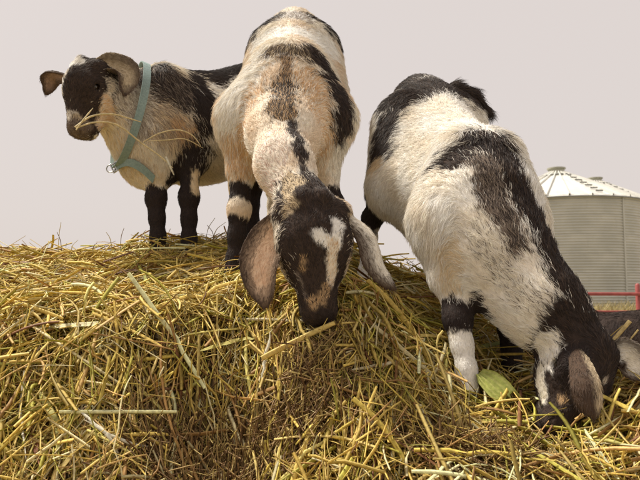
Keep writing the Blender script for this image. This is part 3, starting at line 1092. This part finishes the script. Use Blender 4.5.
zf = .60
goat_far = dict(
    seed=71, W=W4, R=R4, base=BLACK, base2=DKBROWN, tanmix=.4, drange=(1.5, 2.3),
    label='black goat behind the hay at the right edge, only its back showing',
    front=[[P(725, 340, 1.92), down(725, 340, 1.92, .83), down(725, 340, 1.90, .72), down(727, 340, 1.90, .60), down(727, 340, 1.89, .56)],
           [P(715, 340, 1.82), down(715, 340, 1.82, .83), down(715, 340, 1.81, .72), down(717, 340, 1.80, .60), down(717, 340, 1.79, .56)]],
    hind=[[P(612, 345, 2.03), down(620, 340, 2.03, .84), down(608, 340, 2.04, .76), down(612, 340, 2.04, .65), down(612, 340, 2.03, .61)],
          [P(606, 345, 1.93), down(614, 340, 1.92, .84), down(602, 340, 1.93, .76), down(606, 340, 1.93, .65), down(606, 340, 1.92, .61)]],
    neck=[(P(725, 340, 1.88), .10), (P(748, 310, 1.86), .075), (P(770, 275, 1.84), .055), (P(785, 250, 1.82), .046)],
    head=dict(poll=P(792, 232, 1.80), muzzle=P(838, 270, 1.76), normal=(.5, -.1, .8)),
    ears=[dict(path=[P(790, 245, 1.84), P(785, 260, 1.88), P(783, 285, 1.90)], wdir=(1, 0, .2), width=.05, outer=BLACK, inner=DKBROWN),
          dict(path=[P(790, 245, 1.78), P(785, 260, 1.73), P(783, 285, 1.72)], wdir=(1, 0, .2), width=.05, outer=BLACK, inner=DKBROWN)],
    tail=[P(600, 322, 2.0), P(592, 318, 2.0), P(586, 325, 2.0)],
    patches=[], hairs=35000)

goats = {}
for key, sp in (('left', goat_left), ('mid', goat_mid), ('right', goat_right), ('far', goat_far)):
    goats[key] = build_goat(sp)

# ------------------------------------------------------------------ collar on the left goat
collar_mat = mat_noise('teal_webbing', (.17, .24, .23), (.25, .33, .31), 260, rough=.8, bump=.3)
ring_mat = mat_noise('steel_ring', (.35, .35, .33), (.5, .5, .48), 40, rough=.3, metal=.9)
root1, fld1, base1 = goats['left']
cen = P(130, 120, 1.36)
cax = unit(P(112, 98, 1.31) - P(140, 122, 1.38))
cax = unit((-.80, -.48, .20))
e1 = unit(np.cross(cax, (0, 0, 1)))
e2 = np.cross(e1, cax)
ths = np.linspace(0, 2 * math.pi, 72, endpoint=False)
rad = []
for th in ths:
    dv = e1 * math.cos(th) + e2 * math.sin(th)
    rr = np.arange(.02, .14, .001)
    s = fld1.sample(cen + dv * rr[:, None])
    w = np.where(s > .003)[0]
    rad.append(rr[w[0]] if len(w) else .13)
rad = np.array(rad)
for _ in range(6):
    rad = np.maximum(rad, .25 * np.roll(rad, 1) + .5 * rad + .25 * np.roll(rad, -1))
rad += .010


def band(profile_pts, axis, wid, thick, closed=True):
    pts_ = np.asarray(profile_pts)
    if closed:
        tg = np.roll(pts_, -1, 0) - np.roll(pts_, 1, 0)
    else:
        tg = np.gradient(pts_, axis=0)
    axs = np.broadcast_to(axis, pts_.shape)
    nm = np.cross(tg, axs)
    nm /= np.linalg.norm(nm, axis=1)[:, None]
    corners = [pts_ + axs * sx * wid / 2 + nm * sy * thick / 2 for sx, sy in ((-1, -1), (1, -1), (1, 1), (-1, 1))]
    g = np.stack(corners, 1)
    i = np.arange(len(pts_) * 4).reshape(-1, 4)
    j = np.roll(i, -1, 1)
    if closed:
        i2, j2 = np.roll(i, -1, 0), np.roll(j, -1, 0)
        q = np.stack([i, j, j2, i2], -1).reshape(-1, 4)
    else:
        q = np.stack([i[:-1], j[:-1], j[1:], i[1:]], -1).reshape(-1, 4)
        q = np.concatenate([q, [i[0][::-1], i[-1]]])
    return g.reshape(-1, 3), q


cp = cen + np.stack([e1 * math.cos(t) * r + e2 * math.sin(t) * r for t, r in zip(ths, rad)])
v, q = band(cp, cax, .017, .0028)
collar = put('collar', mesh_quads('collar', v - base1, q, collar_mat, smooth=False), root1, label='teal webbing collar')
# the lowest front point carries the buckle, the ring and the loose strap end
vis_c = cp[cp[:, 1] < np.median(cp[:, 1])]
low = vis_c[np.argmin(vis_c[:, 2] + .5 * vis_c[:, 0])]
outv = unit(np.array((-.3, -1, -.1)))
sp0 = low + outv * .004
tp = bezier_pts([sp0] + [fld1.hit(x, y, 1.1, 1.6) + outv * .012 for x, y in ((132, 163), (145, 169), (157, 180))], 14)
v, q = band(tp, unit(np.array((.35, -.35, .8))), .018, .0025, False)
put('strap_end', mesh_quads('strap_end', v - base1, q, collar_mat, smooth=False), collar)
t = np.linspace(0, 2 * math.pi, 28)
rc = low + np.array((-.012, -.006, -.004))
ringp = rc + np.stack([np.cos(t) * .010, np.sin(t) * .004, np.sin(t) * .010], 1)
v, q = tube_arrays(ringp[None], np.full((1, 28), .0014), 6)
put('ring', mesh_quads('ring', v - base1, q, ring_mat), collar)
fr = []
for x0, x1, z0, z1 in ((-.011, -.0085, -.011, .011), (.0085, .011, -.011, .011), (-.0085, .0085, -.011, -.0085), (-.0085, .0085, .0085, .011), (-.001, .001, -.0085, .0085)):
    fr.append(boxv(x0, x1, -.0015, .0015, z0, z1))
bv, bq = join(fr)
bo = put('buckle', mesh_quads('buckle', bv, bq, ring_mat, smooth=False), collar)
bo.location = low + outv * .0055 - base1
bo.rotation_euler = (0, -.5, -.3)

# ------------------------------------------------------------------ loose hay
straw_mat = mat_attr('straw_fibre', rough=.6, bump=.2, bump_scale=500, transl=.22, spec=.3, vary=.3)
PAL = np.array([(.72, .53, .135), (.78, .60, .20), (.84, .74, .42), (.66, .51, .11), (.50, .45, .08), (.42, .24, .08), (.22, .10, .04), (.74, .50, .19)])
PW = np.array([.27, .20, .11, .15, .10, .09, .03, .05])


def goat_clear(pts, tol=.0):
    ok = np.ones(len(pts), bool)
    for f in ALL_FIELDS:
        s = f.sample(pts.reshape(-1, 3)).reshape(pts.shape[:2])
        ok &= (s > tol).all(1)
    return ok


def straw_paths(xy, yaw, length, tilt, bow, lift, m=6):
    """stems laid over the mound: follow the heap, stiff enough to bridge hollows"""
    n = len(xy)
    t = np.linspace(-.5, .5, m)
    dx = np.stack([np.cos(yaw), np.sin(yaw)], 1)
    e = .03
    z0 = hay_z(xy, False)
    za = hay_z(xy + dx * e, False)
    slope = np.arctan2(za - z0, e)
    ang = slope + tilt
    pts = np.zeros((n, m, 3))
    run = length[:, None] * t[None]
    pts[..., :2] = xy[:, None] + dx[:, None] * (run * np.cos(ang)[:, None])[..., None]
    pts[..., 2] = z0[:, None] + run * np.sin(ang)[:, None]
    perp = np.stack([-dx[:, 1], dx[:, 0]], 1)
    pts[..., :2] += perp[:, None] * (bow * length)[:, None, None] * ((t * 2) ** 2 - .4)[None, :, None]
    pts[..., 2] += lift[:, None] - (np.abs(bow) * length * .6)[:, None] * (t * 2)[None] ** 2
    kink = rng.random(n)
    pts[:, m // 2] += rng.normal(0, 1, (n, 3)) * (length * .02 * (rng.random(n) < .35))[:, None]
    flat = pts.reshape(-1, 3)
    zs = hay_z(flat[:, :2]).reshape(n, m)
    pts[..., 2] = np.maximum(pts[..., 2], zs - .006 + kink[:, None] * .012)
    return pts


def sample_xy(n, focus=True):
    """more stems where the camera-side slope is close"""
    out = []
    while sum(len(o) for o in out) < n:
        x = rng.uniform(-1.5, 1.3, n)
        y = rng.uniform(.50, 2.4, n)
        w = np.where(np.abs(x) < .15 + .60 * y, 1.0, .12) * np.where(y < .70, .6, np.where(y < 1.0, 1.0, np.where(y < 1.5, .45, .10)))
        p3 = np.stack([x, y, np.zeros(n)], 1)
        w = w * np.where((hay_n3(p3) > .35) & (y < 1.1), .45, 1.0)
        for hx, hy, _z in HOLLOWS:
            w = w * (1 - .88 * np.exp(-((x - hx) ** 2 / .052 ** 2 + (y - hy) ** 2 / .028 ** 2)))
        k = rng.random(n) < w
        out.append(np.stack([x[k], y[k]], 1))
    return np.concatenate(out)[:n]


def make_hay(n_cl, per, lmin, lmax, rmin, rmax, liftmax, flatness, m, sides, seed_scale=1.0, tilt_sd=.16):
    c = sample_xy(n_cl)
    cyaw = rng.uniform(0, math.pi, n_cl) * .999
    cyaw = np.where(rng.random(n_cl) < .35, rng.normal(0, .35, n_cl), cyaw)       # many lie across the slope
    steep = hay_z(c, False) - hay_z(c - np.array((0, .04)), False)
    cyaw = np.where((steep > .03) & (rng.random(n_cl) < .55), rng.normal(math.pi / 2, .4, n_cl), cyaw)   # hanging down the steep face
    ccol = rng.choice(len(PAL), n_cl, p=PW / PW.sum())
    rep = np.repeat(np.arange(n_cl), rng.integers(per[0], per[1], n_cl))
    n = len(rep)
    xy = c[rep] + rng.normal(0, .022, (n, 2)) * seed_scale
    yaw = cyaw[rep] + rng.normal(0, .38, n)
    ln = rng.uniform(lmin, lmax, n) * rng.uniform(.6, 1, n)
    tilt = rng.normal(0, tilt_sd, n)
    bow = rng.normal(0, .10, n)
    lift = rng.beta(1.2, 2.2, n) * liftmax - .006
    pts = straw_paths(xy, yaw, ln, tilt, bow, lift, m)
    ok = goat_clear(pts, .001)
    pts, rep = pts[ok], rep[ok]
    n = len(rep)
    ci = np.where(rng.random(n) < .55, ccol[rep], rng.choice(len(PAL), n, p=PW / PW.sum()))
    col = PAL[ci] * np.clip(rng.normal(1, .16, n), .55, 1.4)[:, None]
    rad = rng.uniform(rmin, rmax, n)[:, None] * np.interp(np.linspace(0, 1, m), [0, .12, .85, 1], [.85, 1, .92, .7])[None]
    flat = np.where(rng.random(n) < flatness, rng.uniform(.08, .22, n), .8)
    rad = rad * np.where(flat < .7, 1.9, .9)[:, None]
    v, q = tube_arrays(pts, rad, sides, flat)
    return v, q, np.repeat(col, m * sides, 0), (pts, rad, col, flat)


Qn = lambda k: int(k * QUALITY)
layers = [make_hay(Qn(1500), (8, 20), .05, .18, .0007, .0017, .055, .65, 7, 4, 1.3, .28),
          make_hay(Qn(1700), (12, 28), .02, .09, .0004, .0012, .040, .4, 4, 3, 1.7, .5)]
# chaff down in the hollows, coloured brown to paint in their shade
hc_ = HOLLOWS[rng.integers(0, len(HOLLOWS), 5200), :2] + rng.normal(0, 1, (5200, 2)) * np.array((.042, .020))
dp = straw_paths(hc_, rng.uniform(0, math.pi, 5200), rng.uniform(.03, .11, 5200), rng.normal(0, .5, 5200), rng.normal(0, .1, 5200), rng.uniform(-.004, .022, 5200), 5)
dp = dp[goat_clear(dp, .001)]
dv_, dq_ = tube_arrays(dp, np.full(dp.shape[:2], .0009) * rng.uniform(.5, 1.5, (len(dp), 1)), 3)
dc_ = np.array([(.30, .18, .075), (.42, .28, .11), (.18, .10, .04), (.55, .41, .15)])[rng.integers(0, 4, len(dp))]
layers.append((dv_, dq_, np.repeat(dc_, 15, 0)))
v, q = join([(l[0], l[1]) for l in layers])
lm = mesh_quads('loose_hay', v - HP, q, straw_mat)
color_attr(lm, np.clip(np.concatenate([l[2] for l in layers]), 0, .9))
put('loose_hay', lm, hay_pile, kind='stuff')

# the big stems that can be picked out one by one
xy = sample_xy(420)
vis = np.abs(xy[:, 0]) < .06 + .56 * xy[:, 1]
xy = xy[vis & (xy[:, 1] < 1.5) & (xy[:, 1] > .62)][:255]
n = len(xy)
yaw = np.where(rng.random(n) < .5, rng.normal(0, .4, n), rng.uniform(0, math.pi, n))
pts = straw_paths(xy, yaw, rng.uniform(.10, .26, n), rng.normal(0, .10, n), rng.normal(0, .06, n), rng.uniform(.012, .038, n), 8)
ok = goat_clear(pts, .004)
pts = pts[ok]
n = len(pts)
for i in range(n):
    flat = float(rng.choice([1.0, .25, .15]))
    r = rng.uniform(.0013, .0024) * (1.8 if flat < .9 else 1)
    rad = r * np.interp(np.linspace(0, 1, 8), [0, .1, .85, 1], [.9, 1, .95, .7])
    v, q = tube_arrays(pts[i:i + 1], rad[None], 6, np.array([flat]))
    c0 = pts[i].mean(0)
    me = mesh_quads('straw', v - c0, q, straw_mat)
    col = PAL[rng.choice(len(PAL), p=PW / PW.sum())] * rng.uniform(.9, 1.25)
    color_attr(me, np.clip(np.tile(col, (len(v), 1)), 0, .85))
    o = put('straw', me, hay_pile)
    o.location = c0 - HP


def onhay(px, py, extra=.02):
    """the point of the heap seen at a photo pixel, lifted a little"""
    ds = np.arange(.6, 2.2, .004)
    r = P(px, py, 1.0) - CAM
    pp = CAM + r[None] * ds[:, None]
    z = hay_z(pp[:, :2])
    k = np.where(pp[:, 2] < z + .012)[0]
    p = pp[k[0]] if len(k) else pp[np.argmin(np.abs(pp[:, 1] - 1.3))]
    return p + np.array((0, -.25, 1.0)) * extra * .6


def blade(name, pix, width, col, parent, flat=.15, extra=.022, label=None, taper=(.25, .85, 1, .12)):
    path = bezier_pts([onhay(x, y, extra) for x, y in pix], 12)
    rad = width * (.33 if flat < .5 else .42) * np.interp(np.linspace(0, 1, 12), [0, .15, .6, 1], taper) * rng.uniform(.85, 1.15, 12)
    path[1:-1] += rng.normal(0, .0007, (10, 3))
    tg = np.gradient(path, axis=0)
    tg /= np.linalg.norm(tg, axis=1)[:, None]
    nrm = np.array((0, -.65, .75))
    a = np.cross(tg, nrm)
    a /= np.linalg.norm(a, axis=1)[:, None]
    b = np.cross(a, tg)
    th = np.arange(8) / 8 * 2 * math.pi
    v = path[:, None] + (a[:, None] * np.cos(th)[None, :, None] + b[:, None] * (np.sin(th) * flat)[None, :, None] + b[:, None] * (np.cos(th) ** 2 * .25 * (flat < .9))[None, :, None]) * rad[:, None, None]
    i = np.arange(96).reshape(12, 8)
    j = np.roll(i, -1, 1)
    q = np.stack([i[:-1], j[:-1], j[1:], i[1:]], -1).reshape(-1, 4)
    c0 = path.mean(0)
    me = mesh_quads(name, v.reshape(-1, 3) - c0, q, straw_mat)
    color_attr(me, np.tile(np.array(col), (96, 1)))
    o = put(name, me, parent)
    o.location = c0 - HP
    if label:
        o['label'] = label
    return o


pale, gold, green, rust, wht = (.74, .66, .42), (.62, .48, .17), (.36, .40, .085), (.30, .11, .04), (.80, .76, .60)
blade('leaf_blade', [(36, 338), (90, 333), (150, 330), (190, 328)], .016, (.72, .66, .38), hay_pile, label='broad pale leaf blade')
# one torn green leaf beside the right goat's foreleg
g0, g1 = onhay(478, 392, .05), onhay(512, 424, .045)
ax_ = g1 - g0
sd_ = unit(np.cross(ax_, (0, -.7, .7)))
up_ = unit(np.cross(sd_, ax_))
gu, gvn = 12, 15
lv = []
for i in range(gu):
    t_ = i / (gu - 1)
    for j in range(gvn):
        s_ = j / (gvn - 1) * 2 - 1
        wl = .021 * np.interp(t_, [0, .2, .5, 1], [.35, .85, 1, .85])
        tear = 1 - (.22 * abs(math.sin(j * 2.3)) + .10 * (j % 2)) * (t_ > .75) * (t_ - .75) * 4
        lv.append(g0 + ax_ * t_ * tear + sd_ * s_ * wl + up_ * (.0012 * math.cos(j * 2.6) + .006 * s_ * s_ - .012 * (t_ - .5) ** 2))
lv = np.array(lv)
li = np.arange(gu * gvn).reshape(gu, gvn)
lq = np.stack([li[:-1, :-1], li[1:, :-1], li[1:, 1:], li[:-1, 1:]], -1).reshape(-1, 4)
lv2, lq2 = join([(lv, lq), (lv - up_ * .0006, lq[:, ::-1])])
me = mesh_quads('leaf_blade', lv2 - g0, lq2, straw_mat)
color_attr(me, np.tile(np.array([(.40, .43, .11), (.48, .49, .15), (.36, .40, .09)])[np.arange(gu * gvn) % 3], (2, 1)))
o = put('leaf_blade', me, hay_pile, label='torn yellow-green leaf')
o.location = g0 - HP
blade('leaf_blade', [(472, 362), (495, 358), (528, 354)], .013, (.45, .47, .10), hay_pile, extra=.04)
blade('straw', [(150, 330), (230, 328), (320, 330), (330, 334)], .006, pale, hay_pile, .9)
blade('straw', [(325, 425), (365, 432), (412, 438)], .010, pale, hay_pile, .8)
blade('straw', [(340, 440), (380, 442), (420, 447)], .009, (.66, .56, .28), hay_pile, .8)
blade('straw', [(350, 380), (390, 372), (410, 366)], .007, pale, hay_pile, .8)
blade('straw', [(262, 395), (267, 370), (273, 345)], .006, wht, hay_pile, .8, .04)
blade('straw', [(262, 396), (300, 398), (345, 368)], .004, gold, hay_pile, .8, .04)
blade('leaf_blade', [(200, 360), (235, 350), (262, 345)], .012, (.62, .55, .16), hay_pile)
blade('leaf_blade', [(135, 265), (148, 290), (156, 312)], .009, (.38, .38, .08), hay_pile)
blade('straw', [(75, 415), (110, 448), (125, 478)], .005, wht, hay_pile, .8)
blade('straw', [(85, 430), (125, 452), (165, 458)], .005, wht, hay_pile, .8)
blade('leaf_blade', [(40, 400), (55, 430), (60, 470)], .016, (.58, .54, .17), hay_pile)
blade('leaf_blade', [(27, 425), (34, 450), (40, 475)], .013, rust, hay_pile)
blade('straw', [(25, 380), (22, 420), (27, 470)], .005, wht, hay_pile, .8)
blade('leaf_blade', [(95, 440), (60, 480), (50, 500)], .012, gold, hay_pile)
blade('straw', [(460, 420), (462, 450), (464, 480)], .009, (.66, .58, .26), hay_pile, .5)
blade('straw', [(420, 410), (440, 440), (456, 478)], .007, (.5, .5, .14), hay_pile, .5)
blade('leaf_blade', [(225, 478), (260, 455), (300, 430)], .012, (.5, .46, .13), hay_pile)
blade('leaf_blade', [(240, 476), (280, 460), (330, 455)], .010, (.55, .5, .16), hay_pile)
blade('straw', [(590, 440), (575, 455), (640, 462)], .005, pale, hay_pile, .8)
blade('straw', [(570, 446), (610, 452), (640, 458)], .006, (.55, .5, .15), hay_pile, .8)
blade('leaf_blade', [(490, 455), (510, 470), (520, 480)], .016, pale, hay_pile)
for pp_ in ([P(598, 362, .99), P(612, 342, 1.0), P(630, 321, 1.0)], [P(615, 362, .99), P(626, 345, 1.0), P(638, 330, 1.0)], [P(630, 366, .98), P(636, 350, .99), P(648, 338, 1.0)]):
    pth = bezier_pts(pp_, 8)
    v, q = tube_arrays(pth[None], (.0036 * np.linspace(.8, 1, 8))[None], 6, np.array([.4]))
    me = mesh_quads('straw', v - HP, q, straw_mat)
    color_attr(me, np.tile(np.array((.74, .58, .26)), (len(v), 1)))
    put('straw', me, hay_pile)

# thin dry stalks standing up along the crest on the left
for k, (x, y0, y1, lean) in enumerate([(58, 252, 222, 3), (62, 250, 232, -5), (30, 255, 240, -8), (112, 246, 232, -6), (120, 246, 228, 4), (148, 242, 234, -14), (70, 252, 240, 8), (92, 250, 243, 5), (18, 256, 246, 6), (205, 240, 218, 10), (215, 240, 225, -8), (212, 238, 222, 14), (140, 242, 230, 6), (40, 252, 243, 10)]):
    d = 1.34 if x < 160 else 1.4
    pth = bezier_pts([P(x, y0 + 6, d), P(x + lean * .3, (y0 + y1) / 2, d - .01), P(x + lean, y1, d - .02)], 8)
    v, q = tube_arrays(pth[None], (.0011 * np.linspace(1, .5, 8))[None], 4)
    me = mesh_quads('straw', v - HP, q, straw_mat)
    color_attr(me, np.tile(np.array([pale, (.3, .2, .12), gold][k % 3]), (len(v), 1)))
    put('straw', me, hay_pile)

# stems held in the left goat's mouth and caught on its coat
for label, pix, r in [
    ('long bent straw drooping from the left goat\'s mouth past its collar', [(76, 128, 1.185), (96, 122, 1.21), (118, 125, 1.23), (140, 142, 1.265), (160, 156, 1.28), (173, 168, 1.29)], .0019),
    ('arched straw sticking out of the left goat\'s mouth above a longer one', [(75, 127, 1.185), (92, 116, 1.205), (112, 114, 1.22), (128, 118, 1.24), (141, 122, 1.26)], .0020),
    ('short straw pointing up from the left goat\'s lips', [(76, 130, 1.18), (84, 119, 1.185), (93, 108, 1.195)], .0016),
    ('curved straw caught across the left goat\'s shoulder', [(143, 142, 1.275), (160, 133, 1.28), (178, 130, 1.29), (192, 135, 1.30), (201, 146, 1.305)], .0016),
    ('thin bent straw lying below another on the left goat\'s shoulder', [(148, 141, 1.275), (168, 140, 1.28), (185, 139, 1.29), (203, 148, 1.31)], .0012),
    ('short white straw at the top of the left goat\'s foreleg', [(166, 157, 1.285), (170, 166, 1.28), (174, 175, 1.285)], .0026)]:
    pth = bezier_pts([P(*p) for p in pix], 14)
    v, q = tube_arrays(pth[None], (r * np.interp(np.linspace(0, 1, 14), [0, .2, .8, 1], [.8, 1, .8, .4]))[None], 6)
    c0 = pth[0]
    me = mesh_quads('hay_straw', v - c0, q, straw_mat)
    color_attr(me, np.tile(np.array(wht if 'white' in label else (.78, .66, .38)), (len(v), 1)))
    o = put('hay_straw', me, label=label, category='straw', group='straws on the left goat')
    o.location = c0
print('scene done', round(time.time() - T0, 1), 's')
